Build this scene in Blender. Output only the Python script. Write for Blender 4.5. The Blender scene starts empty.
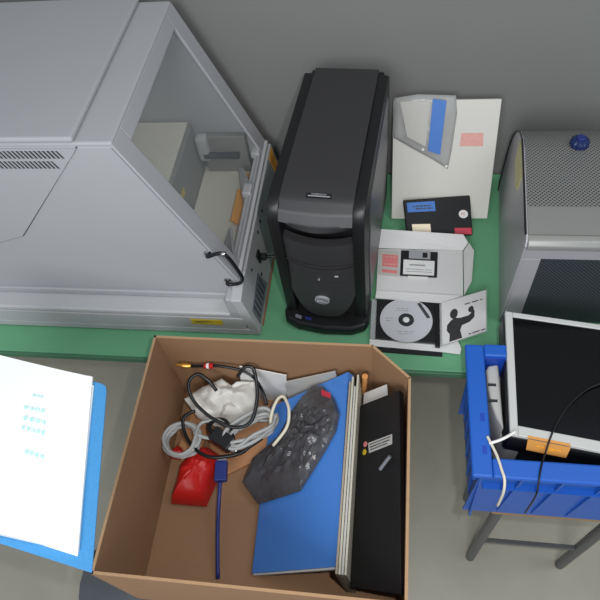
import bpy, bmesh, math, random
from mathutils import Vector, Matrix, noise
random.seed(7)
S = bpy.context.scene
COL = S.collection

# ------------------------------------------------------------------ camera
cam_d = bpy.data.cameras.new('camera'); cam = bpy.data.objects.new('camera', cam_d); COL.objects.link(cam)
cam_d.sensor_width = 36; cam_d.lens = 36; cam_d.clip_start = 0.02
cam.matrix_world = Matrix(((0.98952025, -0.03174856, 0.14086059, 0),
                           (0.10605678, 0.82181137, -0.55980178, 0),
                           (-0.09798794, 0.56887441, 0.81656614, 1.92),
                           (0, 0, 0, 1)))
S.camera = cam
S.view_settings.view_transform = 'Standard'; S.view_settings.look = 'None'
S.view_settings.exposure = 0.0; S.view_settings.gamma = 1.0; S.view_settings.use_curve_mapping = False
# ------------------------------------------------------------------ light
w = bpy.data.worlds.new('world'); S.world = w; w.use_nodes = True
w.node_tree.nodes['Background'].inputs[0].default_value = (0.80, 0.88, 1.0, 1)
w.node_tree.nodes['Background'].inputs[1].default_value = 0.50

def lamp(name, kind, loc, energy, color=(1, 1, 1), **kw):
    d = bpy.data.lights.new(name, kind); d.energy = energy; d.color = color
    for k, v in kw.items(): setattr(d, k, v)
    o = bpy.data.objects.new(name, d); o.location = loc; COL.objects.link(o); return o
lamp('camera_flash', 'POINT', (0.075, 0.035, 1.935), 21.0, (1.0, 0.98, 0.95), shadow_soft_size=0.012)
a = lamp('front_fill_light', 'AREA', (-0.5, -2.0, 2.7), 60.0, (0.93, 0.97, 1.0), shape='RECTANGLE', size=1.4, size_y=1.4); a.rotation_euler = (math.radians(52), 0, 0)  # added fill lamp behind the camera, tilted to brighten the front faces
a = lamp('ceiling_light_far', 'AREA', (1.2, 0.4, 3.0), 14.0, (0.93, 0.97, 1.0), shape='RECTANGLE', size=1.2, size_y=0.5)

# ------------------------------------------------------------------ helpers
def lin(c):
    r = []
    for v in c:
        v /= 255.0
        r.append(v/12.92 if v <= 0.04045 else ((v+0.055)/1.055)**2.4)
    return tuple(r)

MATS = {}
def mat(name, rgb, rough=0.5, metal=0.0, var=0.06, scale=30.0, bump=0.0, bscale=200.0, alpha=1.0, trans=0.0, spec=0.5, ior=1.45, detail=3.0):
    m = bpy.data.materials.new(name); m.use_nodes = True
    nt = m.node_tree; b = nt.nodes['Principled BSDF']
    c = lin(rgb)
    b.inputs['Roughness'].default_value = rough; b.inputs['Metallic'].default_value = metal
    b.inputs['Specular IOR Level'].default_value = spec; b.inputs['IOR'].default_value = ior
    b.inputs['Alpha'].default_value = alpha; b.inputs['Transmission Weight'].default_value = trans
    tc = nt.nodes.new('ShaderNodeTexCoord')
    n = nt.nodes.new('ShaderNodeTexNoise'); n.inputs['Scale'].default_value = scale; n.inputs['Detail'].default_value = detail
    nt.links.new(tc.outputs['Object'], n.inputs['Vector'])
    mx = nt.nodes.new('ShaderNodeMix'); mx.data_type = 'RGBA'
    mx.inputs['A'].default_value = tuple(v*(1-var) for v in c) + (1,)
    mx.inputs['B'].default_value = tuple(min(1, v*(1+var)) for v in c) + (1,)
    nt.links.new(n.outputs['Fac'], mx.inputs['Factor'])
    nt.links.new(mx.outputs['Result'], b.inputs['Base Color'])
    if bump:
        n2 = nt.nodes.new('ShaderNodeTexNoise'); n2.inputs['Scale'].default_value = bscale
        nt.links.new(tc.outputs['Object'], n2.inputs['Vector'])
        bp = nt.nodes.new('ShaderNodeBump'); bp.inputs['Strength'].default_value = bump; bp.inputs['Distance'].default_value = 0.003
        nt.links.new(n2.outputs['Fac'], bp.inputs['Height']); nt.links.new(bp.outputs['Normal'], b.inputs['Normal'])
    MATS[name] = m; return m

def perforated(name, rgb, hole, axes, pitch, box=None, rough=0.45, metal=0.3, frac=0.30):
    """metal sheet with a staggered grid of small dark holes; box = (a0, a1, b0, b1) limits of the drilled field"""
    m = mat(name, rgb, rough, metal, 0.04); nt = m.node_tree; b = nt.nodes['Principled BSDF']
    base = b.inputs['Base Color'].links[0].from_socket
    def mth(op, x, y=None):
        k = nt.nodes.new('ShaderNodeMath'); k.operation = op
        for i, v in enumerate((x, y)):
            if v is None: continue
            if isinstance(v, (int, float)): k.inputs[i].default_value = v
            else: nt.links.new(v, k.inputs[i])
        return k.outputs[0]
    tc = nt.nodes.new('ShaderNodeTexCoord'); sp = nt.nodes.new('ShaderNodeSeparateXYZ')
    nt.links.new(tc.outputs['Object'], sp.inputs[0])
    A = sp.outputs[axes[0]]; B = sp.outputs[axes[1]]
    u = mth('MULTIPLY', mth('ADD', A, B), math.pi/pitch); v = mth('MULTIPLY', mth('SUBTRACT', A, B), math.pi/pitch)
    s = mth('MULTIPLY', mth('SINE', u), mth('SINE', v)); s = mth('ABSOLUTE', s)
    hole_f = mth('GREATER_THAN', s, 1-frac*1.6)
    if box:
        for val, lim, op in ((A, box[0], 'GREATER_THAN'), (A, box[1], 'LESS_THAN'), (B, box[2], 'GREATER_THAN'), (B, box[3], 'LESS_THAN')):
            hole_f = mth('MULTIPLY', hole_f, mth(op, val, lim))
    mx = nt.nodes.new('ShaderNodeMix'); mx.data_type = 'RGBA'
    nt.links.new(hole_f, mx.inputs['Factor']); nt.links.new(base, mx.inputs['A']); mx.inputs['B'].default_value = lin(hole)+(1,)
    nt.links.new(mx.outputs['Result'], b.inputs['Base Color'])
    return m

def V(*a): return Vector(a if len(a) > 1 else a[0])

class MB:
    def __init__(self): self.v = []; self.f = []
    def add(self, vs, fs):
        o = len(self.v); self.v += [Vector(p) for p in vs]; self.f += [[i+o for i in q] for q in fs]; return self
    def box(self, x0, x1, y0, y1, z0, z1, M=None):
        vs = [Vector((x, y, z)) for x in (x0, x1) for y in (y0, y1) for z in (z0, z1)]
        if M is not None: vs = [M @ p for p in vs]
        return self.add(vs, [(0, 1, 3, 2), (4, 6, 7, 5), (0, 4, 5, 1), (2, 3, 7, 6), (0, 2, 6, 4), (1, 5, 7, 3)])
    def extrude(self, poly, vec):
        n = len(poly); a = [Vector(p) for p in poly]; b = [p+Vector(vec) for p in a]
        return self.add(a+b, [list(range(n))[::-1], list(range(n, 2*n))]+[[i, (i+1) % n, n+(i+1) % n, n+i] for i in range(n)])
    def prism(self, poly, z0, z1): return self.extrude([(p[0], p[1], z0) for p in poly], (0, 0, z1-z0))
    def slab(self, poly, t):
        """polygon = top face, thickness t goes below it (against its upward normal)"""
        p = [Vector(q) for q in poly]; n = Vector((0, 0, 0))
        for i in range(len(p)):
            a, b = p[i], p[(i+1) % len(p)]; n += a.cross(b)
        n.normalize()
        if n.z < 0: n = -n
        return self.extrude(p, -n*t)
    def rings(self, rs, cap=True, closed=False):
        n = len(rs[0]); vs = [p for r in rs for p in r]; fs = []
        m = len(rs)
        for k in range(m if closed else m-1):
            k2 = (k+1) % m
            for i in range(n): fs.append((k*n+i, k*n+(i+1) % n, k2*n+(i+1) % n, k2*n+i))
        if cap and not closed: fs += [list(range(n))[::-1], list(range((m-1)*n, m*n))]
        return self.add(vs, fs)
    def tube(self, pts, r, n=8, sub=5, closed=False, rad=None):
        p = [Vector(q) for q in pts]
        if sub > 1 and len(p) > 2: p = smooth_path(p, sub, closed)
        rs = []; up = None; m = len(p)
        for i in range(m):
            if closed: t = p[(i+1) % m]-p[i-1]
            else: t = p[min(i+1, m-1)]-p[max(i-1, 0)]
            t.normalize()
            if up is None:
                up = Vector((0, 0, 1)) if abs(t.z) < 0.9 else Vector((1, 0, 0))
            s = t.cross(up)
            if s.length < 1e-6: s = t.cross(Vector((0.3, 1, 0.2)))
            s.normalize(); up = s.cross(t).normalized()
            rr = r if rad is None else rad(i/(m-1))
            rs.append([p[i]+(s*math.cos(2*math.pi*k/n)+up*math.sin(2*math.pi*k/n))*rr for k in range(n)])
        return self.rings(rs, True, closed)
    def lathe(self, prof, o, axis=(0, 0, 1), n=24):
        ax = Vector(axis).normalized(); s = ax.orthogonal().normalized(); t = ax.cross(s); o = Vector(o)
        return self.rings([[o+ax*h+(s*math.cos(2*math.pi*k/n)+t*math.sin(2*math.pi*k/n))*max(r, 1e-5) for k in range(n)] for r, h in prof])
    def grid(self, fn, nu, nv, thick=None):
        vs = [Vector(fn(i/nu, j/nv)) for j in range(nv+1) for i in range(nu+1)]
        N = nu+1
        fs = [(j*N+i, j*N+i+1, (j+1)*N+i+1, (j+1)*N+i) for j in range(nv) for i in range(nu)]
        if thick is None: return self.add(vs, fs)
        k = len(vs); bt = Vector(thick)
        vs2 = vs+[p+bt for p in vs]; fs2 = list(fs)+[tuple(q+k for q in f[::-1]) for f in fs]
        edge = [(i, i+1) for i in range(nu)]+[(j*N+nu, (j+1)*N+nu) for j in range(nv)]+[(nv*N+i+1, nv*N+i) for i in range(nu-1, -1, -1)]+[((j+1)*N, j*N) for j in range(nv-1, -1, -1)]
        fs2 += [(b, a2, a2+k, b+k) for a2, b in edge]
        return self.add(vs2, fs2)
    def pillow(self, poly, zb, h, amp=0.01, freq=30, rings=7, per=5, seed=0.0, tilt=lambda p: 0.0, bottom=None):
        """crumpled lump over an outline: rounded top, flat bottom"""
        p = [Vector((q[0], q[1], 0)) for q in poly]; c = sum(p, Vector())/len(p)
        out = []
        for i in range(len(p)):
            a, b = p[i], p[(i+1) % len(p)]
            for k in range(per): out.append(a.lerp(b, k/per))
        rs = []
        for k in range(rings+1):
            s = 1-k/(rings+0.35); ring = []
            for q in out:
                r = c.lerp(q, s); e = 1-s**2.6
                d = noise.noise(Vector((r.x*freq, r.y*freq, seed)))+0.5*noise.noise(Vector((r.x*freq*2.3, r.y*freq*2.3, seed+4)))
                d = abs(d)*1.4-0.35
                ring.append(Vector((r.x, r.y, zb+tilt(r)+h*e**0.6+amp*d*(0.25+e))))
            rs.append(ring)
        if bottom is None: rs.insert(0, [Vector((q.x, q.y, zb+tilt(q)-0.002)) for q in rs[0]])
        else: rs.insert(0, [Vector((c.x+(q.x-c.x)*0.8, c.y+(q.y-c.y)*0.8, bottom)) for q in rs[0]])
        return self.rings(rs)
    def build(self, name, m, parent=None, bevel=0.0, smooth=False, seg=2, loc=None, mats=None):
        o0 = ROOT.get(parent, Vector(loc) if loc else Vector())
        me = bpy.data.meshes.new(name); bm = bmesh.new()
        vs = [bm.verts.new(p-o0) for p in self.v]
        for f in self.f:
            try: bm.faces.new([vs[i] for i in f])
            except ValueError: pass
        bmesh.ops.recalc_face_normals(bm, faces=bm.faces)
        if bevel > 0:
            ed = [e for e in bm.edges if len(e.link_faces) == 2 and e.calc_face_angle(0) > 0.6]
            bmesh.ops.bevel(bm, geom=ed, offset=bevel, segments=seg, profile=0.5, affect='EDGES', clamp_overlap=True)
        if smooth:
            for f in bm.faces: f.smooth = True
            if smooth is not True:
                for e in bm.edges:
                    if len(e.link_faces) == 2 and e.calc_face_angle(0) > smooth: e.smooth = False
        bm.to_mesh(me); bm.free()
        me.materials.append(MATS[m])
        o = bpy.data.objects.new(name, me); COL.objects.link(o)
        if parent is not None: o.parent = parent; ROOT[o] = ROOT[parent]
        else: o.location = o0; ROOT[o] = Vector(o0)
        return o
ROOT = {}

def smooth_path(p, sub, closed=False):
    m = len(p); out = []
    for i in range(m if closed else m-1):
        if closed: a, b, c, d = p[i-1], p[i], p[(i+1) % m], p[(i+2) % m]
        else: a, b, c, d = p[max(i-1, 0)], p[i], p[i+1], p[min(i+2, m-1)]
        for k in range(sub):
            t = k/sub
            out.append(0.5*((2*b)+(c-a)*t+(2*a-5*b+4*c-d)*t*t+(3*b-a-3*c+d)*t**3))
    if not closed: out.append(p[-1])
    return out

def thing(name, label, cat, loc, group=None):
    o = bpy.data.objects.new(name, None); COL.objects.link(o); o.location = loc; o.empty_display_size = 0.05
    o['label'] = label; o['category'] = cat
    if group: o['group'] = group
    ROOT[o] = Vector(loc); return o
def tag(o, label, cat, group=None):
    o['label'] = label; o['category'] = cat
    if group: o['group'] = group
    return o
def lab(o, label): o['label'] = label; return o

def text(name, s, size, o, xd, yd, m, parent, depth=0.0004, align='CENTER'):
    c = bpy.data.curves.new(name, 'FONT'); c.body = s; c.size = size; c.align_x = align; c.align_y = 'CENTER'; c.extrude = depth; c.resolution_u = 2
    t = bpy.data.objects.new(name, c); COL.objects.link(t)
    bpy.context.view_layer.update()
    me = bpy.data.meshes.new_from_object(t.evaluated_get(bpy.context.evaluated_depsgraph_get()))
    COL.objects.unlink(t); bpy.data.objects.remove(t)
    xd = Vector(xd).normalized(); yd = Vector(yd); yd = (yd-xd*yd.dot(xd)).normalized(); n = xd.cross(yd); o = Vector(o)-ROOT[parent]
    for v in me.vertices: v.co = o+xd*v.co.x+yd*v.co.y+n*v.co.z
    me.materials.clear(); me.materials.append(MATS[m])
    ob = bpy.data.objects.new(name, me); COL.objects.link(ob); ob.parent = parent; ROOT[ob] = ROOT[parent]; return ob

def bil(c, u, v):
    c = [Vector(q) for q in c]; return c[0].lerp(c[1], u).lerp(c[3].lerp(c[2], u), v)
def patch(c, u0, u1, v0, v1, lift=0.0):
    """sub-rectangle of the quad c (TL, TR, BR, BL), lifted along its upward normal"""
    q = [bil(c, u0, v0), bil(c, u1, v0), bil(c, u1, v1), bil(c, u0, v1)]
    n = (q[1]-q[0]).cross(q[3]-q[0]); n.normalize()
    if n.z < 0: n = -n
    return [p+n*lift for p in q]
def print_lines(name, c, rows, m, parent, lift=0.0006, seed=1, t=0.0003, words=True):
    """lines of illegible print as thin strips on the quad c; rows = (v0, v1, u0, u1)"""
    rnd = random.Random(seed); b = MB()
    for v0, v1, u0, u1 in rows:
        u = u0
        while u < u1-0.005:
            du = rnd.uniform(0.05, 0.16)*(1 if words else 9); e = min(u+du, u1)
            b.slab(patch(c, u, e, v0, v1, lift), t); u = e+rnd.uniform(0.02, 0.04)
    ob = b.build(name, m, parent); ob['kind'] = 'stuff'; return ob

# ------------------------------------------------------------------ materials
mat('floor', (161, 156, 141), 0.55, var=0.12, scale=9, bump=0.1, bscale=60)
mat('wall', (116, 116, 113), 0.8, var=0.03, scale=4)
mat('green', (98, 158, 118), 0.55, var=0.07, scale=14, bump=0.05, bscale=300)
mat('green_edge', (63, 110, 80), 0.5, var=0.05)
mat('steel', (110, 112, 114), 0.4, 0.7)
mat('grey_case', (161, 161, 163), 0.5, var=0.03, scale=6)
mat('grey_base', (170, 170, 171), 0.5, var=0.03, scale=6)
mat('grey_dark', (125, 124, 121), 0.6, var=0.05)
mat('grey_bed', (215, 211, 196), 0.5, var=0.05, scale=12)
mat('white_rail', (178, 178, 178), 0.4, var=0.03)
mat('acrylic', (200, 205, 205), 0.06, alpha=0.10, spec=0.5)
mat('orange_sticker', (245, 165, 45), 0.5, var=0.1)
mat('yellow_sticker', (201, 172, 35), 0.5, var=0.08)
mat('chrome', (190, 190, 190), 0.15, 1.0, var=0.02)
mat('handle_dark', (46, 46, 48), 0.22, 0.6, var=0.05)
mat('vent_dark', (40, 42, 46), 0.7)
mat('black', (25, 25, 27), 0.4, var=0.1)
mat('black_matte', (20, 20, 22), 0.7, var=0.1)
mat('black_gloss', (22, 22, 26), 0.16, var=0.05)
mat('tower_grey', (49, 48, 49), 0.42, var=0.05, scale=60, bump=0.06, bscale=900)
mat('tower_black', (21, 21, 22), 0.4, var=0.08, bump=0.05, bscale=900)
mat('tower_side', (92, 93, 96), 0.38, 0.5, var=0.04)
mat('silver', (168, 169, 170), 0.35, 0.3, var=0.03)
mat('cork', (150, 92, 66), 0.8, var=0.1)
mat('blue_sticker', (57, 110, 181), 0.5, var=0.05)
mat('white_board', (197, 194, 186), 0.6, var=0.02, scale=12)
mat('white_card', (203, 201, 199), 0.6, var=0.02, scale=12)
mat('white_paper', (214, 213, 210), 0.65, var=0.02)
mat('pink_print', (206, 152, 142), 0.6, var=0.12, scale=160)
mat('red_print', (206, 120, 118), 0.6, var=0.12, scale=200)
mat('red_sticker', (190, 52, 70), 0.5, var=0.08)
mat('cream', (232, 216, 188), 0.6, var=0.04)
mat('ink', (60, 60, 64), 0.6)
mat('ink_grey', (150, 150, 152), 0.6)
mat('ink_pale', (190, 240, 234), 0.6, var=0.12, scale=300)
mat('pouch', (176, 175, 172), 0.25, alpha=0.72, var=0.12, scale=40, bump=0.25, bscale=60)
mat('pouch_seam', (120, 118, 112), 0.35, alpha=0.9)
mat('dark_bag', (72, 71, 74), 0.22, var=0.45, scale=22, bump=0.6, bscale=90)
mat('white_bag', (201, 197, 190), 0.45, var=0.06, scale=40, bump=0.4, bscale=60)
mat('disc_silver', (191, 191, 194), 0.35, 0.1, var=0.04, scale=20)
mat('clear', (190, 195, 195), 0.08, alpha=0.35)
mat('alu', (138, 138, 134), 0.42, 0.25, var=0.03, scale=10)
mat('alu_side', (173, 170, 173), 0.4, 0.25, var=0.06, scale=8)
perforated('alu_perforated', (139, 139, 137), (56, 56, 52), (0, 1), 0.0085, None, frac=0.32)
perforated('alu_front', (83, 86, 92), (30, 32, 36), (0, 2), 0.0085, None, frac=0.38)  # same metal as the top, darkened: the front's shade in the colour
mat('alu_lip', (140, 140, 135), 0.4, 0.1, var=0.03)
mat('yellow_paper', (206, 200, 139), 0.6, var=0.05)
mat('monitor_white', (185, 185, 181), 0.4, var=0.02)
mat('screen', (7, 7, 10), 0.14, var=0.05)
mat('sticky', (205, 143, 70), 0.6, var=0.04)
mat('crate_blue', (28, 87, 176), 0.4, var=0.05, scale=10)
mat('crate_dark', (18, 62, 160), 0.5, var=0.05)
mat('device_white', (178, 177, 173), 0.4, var=0.03)
mat('device_grey', (106, 108, 115), 0.5, var=0.05)
mat('cable_white', (222, 220, 214), 0.4, var=0.03)
mat('cable_grey', (155, 156, 153), 0.4, var=0.04)
mat('cable_cream', (206, 198, 178), 0.4, var=0.04)
mat('cable_black', (17, 17, 19), 0.35, var=0.05)
mat('gold', (226, 170, 80), 0.3, 0.8, var=0.05)
mat('red', (183, 27, 24), 0.4, var=0.12, scale=40, bump=0.2, bscale=60)
mat('cardboard', (145, 110, 80), 0.75, var=0.06, scale=18, bump=0.08, bscale=260)
mat('cardboard_edge', (166, 132, 98), 0.8, var=0.1, scale=120)
mat('cardboard_orange', (176, 127, 88), 0.7, var=0.06)
mat('binder_blue', (73, 131, 210), 0.38, var=0.04, scale=20)
mat('folder_cream', (181, 176, 160), 0.65, var=0.05)
mat('folder_tan', (150, 138, 122), 0.65, var=0.05)
mat('grey_paper', (177, 174, 168), 0.65, var=0.04)
mat('connector_blue', (33, 46, 110), 0.4)
mat('page', (246, 246, 244), 0.6, var=0.01)
mat('sleeve_blue', (74, 149, 206), 0.3, var=0.22, scale=420, bump=0.3, bscale=500)
mat('wood', (150, 120, 86), 0.55, var=0.1)
mat('blue_cap', (22, 37, 83), 0.4, var=0.1)
mat('orange_tube', (214, 150, 90), 0.5)

T = 0.72
# ------------------------------------------------------------------ setting
o = MB().box(-3, 3, -2.5, 1.27, -0.05, 0).build('floor', 'floor'); o['kind'] = 'structure'
o = MB().box(-3, 3, 1.27, 1.35, 0, 2.7).build('wall_back', 'wall'); o['kind'] = 'structure'

# ------------------------------------------------------------------ table
t = thing('work_table', 'long table with a green top and dark green front edge against the wall', 'table', (0, 0.95, 0))
MB().box(-1.5, 1.15, 0.645, 1.262, T-0.0175, T).build('tabletop', 'green', t, 0.002)
MB().box(-1.5, 1.15, 0.638, 0.645, T-0.018, T-0.001).build('edge_band', 'green_edge', t, 0.002)
for yc in (0.765, 1.215): MB().box(-1.44, 1.09, yc-0.015, yc+0.015, T-0.07, T-0.018).build('frame_rail', 'steel', t)
for x in (-1.42, 1.06):
    for y in (0.76, 1.21): MB().box(x-0.02, x+0.02, y-0.02, y+0.02, 0, T-0.018).build('leg', 'steel', t, 0.002)

# ------------------------------------------------------------------ grey machine
g = thing('benchtop_machine', 'large grey machine with slanted clear hood and vent slots on the green table', 'machine', (-0.65, 0.97, T))
MB().box(-1.09, -0.2865, 0.745, 1.235, T, T+0.004).build('base_mat', 'cork', g)
b = MB()
b.prism([(-1.1, 0.716), (-0.345, 0.716), (-0.289, 0.716), (-0.289, 1.225), (-1.1, 1.225)], T+0.004, 0.745)       # bottom plate
b.prism([(-1.1, 0.7165), (-0.318, 0.7165), (-0.318, 1.22), (-1.1, 1.22)], 0.745, 0.79)
b.build('base', 'grey_base', g, 0.002)
b = MB(); b.box(-1.1, -0.347, 0.718, 0.772, 0.79, 0.806); b.build('front_ledge', 'white_rail', g, 0.005, seg=3)
ex = lambda z, d=0.0: -0.2885-(z-0.738)*0.19+d          # sloping right end of the base
def end_plate(pts, th, name, m, bev=0.0, d=0.0): return MB().extrude([(ex(z, d), y, z) for y, z in pts], (th, 0, 0)).build(name, m, g, bev)
end_plate([(0.7165, 0.738), (0.7165, 0.862), (0.76, 0.868), (1.22, 0.868), (1.22, 0.738)], -0.024, 'end_panel', 'grey_base', 0.002)
MB().box(-0.349, -0.318, 0.719, 1.22, 0.79, 0.862).build('corner_post', 'grey_case', g, 0.003)
MB().box(-0.349, -0.337, 0.80, 1.22, 0.862, 0.875).build('rail', 'white_rail', g, 0.003)
MB().box(-0.330, -0.319, 0.78, 1.22, 0.862, 0.880).build('rail', 'white_rail', g, 0.003)
for y in (0.80, 1.03, 1.17): MB().box(-0.354, -0.331, y-0.018, y+0.018, 0.875, 0.894).build('hinge_block', 'white_rail', g, 0.004)
end_plate([(0.734, 0.745), (0.734, 0.80), (0.835, 0.812), (0.85, 0.748)], 0.002, 'side_vent', 'device_grey', 0.0, -0.0005)
for k in range(6): end_plate([(0.745+k*0.016, 0.755), (0.745+k*0.016, 0.798), (0.751+k*0.016, 0.798), (0.751+k*0.016, 0.755)], 0.001, 'side_slot', 'ink', 0.0, 0.001)
sk = end_plate([(0.866, 0.806), (0.866, 0.832), (0.888, 0.832), (0.888, 0.806)], 0.006, 'power_socket', 'black', 0.001, -0.001)
for y, z in ((0.93, 0.845), (0.965, 0.845), (1.0, 0.845), (0.82, 0.84), (0.85, 0.785)): MB().lathe([(0.004, -0.001), (0.004, 0.0012)], (ex(z), y, z), (1, 0, 0.19), 10).build('screw', 'vent_dark', g)
end_plate([(1.17, 0.80), (1.17, 0.862), (1.21, 0.862), (1.21, 0.80)], 0.0012, 'warning_label', 'orange_sticker', 0.0, -0.0005)
MB().box(-0.446, -0.372, 0.7155, 0.7175, 0.763, 0.783).build('type_label', 'yellow_sticker', g)
print_lines('label_print', [(-0.44, 0.7152, 0.780), (-0.378, 0.7152, 0.780), (-0.378, 0.7152, 0.766), (-0.44, 0.7152, 0.766)], [(0.25, 0.42, 0.05, 0.7), (0.6, 0.75, 0.05, 0.5)], 'ink', g, 0.0003)
# hood
hx = lambda z: -0.322-(z-0.863)*0.3964          # slope line of the hood front
y0 = 0.766; HT = 1.254
MB().extrude([(-1.1, y0, 0.812), (-0.345, y0, 0.812), (-0.322, y0, 0.863), (hx(HT), y0, HT), (-1.1, y0, HT)], (0, 0.012, 0)).build('hood_side', 'grey_case', g, 0.003, seg=3)
MB().box(-1.1, -0.349, y0-0.007, y0+0.002, 0.8065, 0.826).build('lower_trim', 'grey_case', g, 0.004, seg=3)
MB().extrude([(-1.1, 1.208, 0.812), (-0.345, 1.208, 0.836), (-0.322, 1.208, 0.863), (hx(HT), 1.208, HT), (-1.1, 1.208, HT)], (0, 0.012, 0)).build('hood_side', 'grey_case', g, 0.003)
MB().box(-1.1, hx(HT)+0.001, y0, 1.22, HT-0.002, HT+0.008).build('hood_top', 'grey_case', g, 0.005, seg=3)
MB().box(-1.1, -0.545, y0-0.001, 1.22, HT+0.008, HT+0.02).build('hood_cap', 'grey_case', g, 0.005, seg=3)
def slope_pt(z, y, out=0.0): return Vector((hx(z)+out*0.9296, y, z+out*0.3685))
def slope_strip(ya, yb, za, zb, t=0.008, out=0.002):
    return MB().extrude([slope_pt(za, ya, out), slope_pt(zb, ya, out), slope_pt(zb, yb, out), slope_pt(za, yb, out)], (-t*0.93, 0, -t*0.37))
slope_strip(y0, 0.814, 0.872, HT+0.002).build('front_frame', 'grey_case', g, 0.002)
slope_strip(1.17, 1.22, 0.872, HT+0.002).build('front_frame', 'grey_case', g, 0.002)
slope_strip(0.814, 1.17, 1.226, HT+0.002).build('front_frame', 'grey_case', g, 0.002)
slope_strip(0.814, 1.17, 0.872, 0.888).build('front_frame', 'grey_case', g, 0.002)
slope_strip(0.812, 1.172, 0.885, 1.228, 0.003, -0.001).build('window_pane', 'acrylic', g)
# vented plate let into the hood side
def side_poly(b, pts, th=0.003): return b.extrude([(x, y0-th, z) for x, z in pts], (0, th, 0))
edge = lambda z: -0.543-(1.252-z)*0.94
b = MB()
ROWS = ((1.2285, 1.2475, -0.574), (1.2045, 1.2235, -0.594))
side_poly(b, [(-1.1, 1.2475), (edge(1.2475)-0.002, 1.2475), (-0.543, 1.252), (-1.1, 1.252)])
side_poly(b, [(-1.1, 1.2235), (edge(1.2235), 1.2235), (edge(1.2285), 1.2285), (-1.1, 1.2285)])
side_poly(b, [(-1.1, 0.90), (-0.845, 0.987), (-0.768, 1.013), (edge(1.2045), 1.2045), (-1.1, 1.2045)])
NS = 34; PT = 0.0085
for za, zb, xe in ROWS:
    side_poly(b, [(xe, za), (edge(za), za), (edge(zb)-0.0005, zb), (xe-0.008, zb)])
    for k in range(NS):
        x = xe-(k+1)*PT
        side_poly(b, [(x, za), (x+0.0027, za), (x+0.0027-0.007, zb), (x-0.007, zb)])
    xl = xe-NS*PT
    side_poly(b, [(-1.1, za), (xl-0.001, za), (xl-0.009, zb), (-1.1, zb)])
b.build('vented_plate', 'grey_case', g)
for za, zb, xe in ROWS: MB().box(xe-NS*PT-0.002, xe-0.001, y0-0.0012, y0-0.0004, za-0.001, zb+0.001).build('vent_shade_strip', 'vent_dark', g)  # dark strip behind the bars paints the shade inside the slots
b = MB()
for p, q in (((-0.5425, 1.254), (-0.7675, 1.0125)), ((-0.7675, 1.0125), (-0.845, 0.986)), ((-0.845, 0.986), (-1.1, 0.899))):
    d = Vector((q[0]-p[0], 0, q[1]-p[1])).normalized(); n = Vector((-d.z, 0, d.x))*0.0013
    P = Vector((p[0], y0-0.0012, p[1])); Q = Vector((q[0], y0-0.0012, q[1]))
    b.extrude([P+n, Q+n, Q-n, P-n], (0, 0.001, 0))
b.build('plate_joint', 'vent_dark', g)
# interior
MB().box(-1.09, -0.505, 0.80, 1.20, 0.79, 0.95).build('gantry_block', 'grey_dark', g, 0.002)  # darker grey puts the shade of the inner wall into the colour
MB().box(-1.09, -0.515, 0.79, 1.20, 0.951, 0.956).build('gantry_cover', 'grey_bed', g, 0.001)  # pale slab puts the lighter ledge top into the colour
MB().box(-0.503, -0.36, 0.785, 1.205, 0.79, 0.80).build('bed', 'grey_bed', g, 0.001)
MB().box(-0.5045, -0.5035, 0.995, 1.03, 0.875, 0.895).build('small_label', 'yellow_sticker', g)
MB().box(-0.485, -0.39, 1.165, 1.18, 0.862, 0.876).build('guide_bar', 'vent_dark', g, 0.002)
MB().box(-0.500, -0.470, 1.168, 1.2, 0.85, 0.925).build('bar_bracket', 'white_rail', g, 0.008)
MB().box(-0.49, -0.37, 1.185, 1.205, 0.80, 0.92).build('rear_plate', 'grey_dark', g, 0.003)
MB().extrude([(-0.40, 1.165, 0.83), (-0.383, 1.165, 0.84), (-0.325, 1.02, 0.878), (-0.35, 1.0, 0.872)], (0, 0, -0.02)).build('hood_stay', 'grey_case', g, 0.003)
MB().extrude([(-0.405, 0.90, 0.803), (-0.36, 0.83, 0.80), (-0.352, 0.84, 0.862), (-0.375, 0.93, 0.862)], (0.006, 0.004, 0)).build('inner_flap', 'grey_case', g, 0.002)
for ya3, yb3 in ((0.985, 1.095), (1.125, 1.165)):
    MB().extrude([(-0.388, ya3, 0.826), (-0.364, ya3, 0.804), (-0.364, yb3, 0.804), (-0.388, yb3, 0.826)], (-0.003, 0, -0.003)).build('warning_label', 'orange_sticker', g)
# handle on the slanted frame
hy = 0.7545
hp = [(-0.372, 0.766, 0.966), (-0.370, hy, 0.968), (-0.352, hy, 0.977), (-0.334, hy, 0.979), (-0.322, hy, 0.955), (-0.312, hy, 0.918), (-0.309, hy, 0.895), (-0.316, hy, 0.879), (-0.332, hy, 0.873), (-0.346, hy, 0.872), (-0.348, 0.766, 0.872)]
MB().tube(hp, 0.0042, 10, 4).build('handle', 'handle_dark', g, smooth=True)
for x, z in ((-0.372, 0.966), (-0.348, 0.872)): MB().lathe([(0.009, 0), (0.009, 0.003), (0.006, 0.005)], (x, 0.7665, z), (0, -1, 0), 16).build('handle_foot', 'chrome', g, smooth=0.6)
MB().lathe([(0.0046, 0), (0.0058, 0.002), (0.0058, 0.008), (0.0046, 0.010)], (-0.339, hy, 0.9785), (1, 0, 0.05), 12).build('handle_glint', 'chrome', g, smooth=0.6)  # chrome sleeve added to stand in for the glint on the handle

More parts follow.
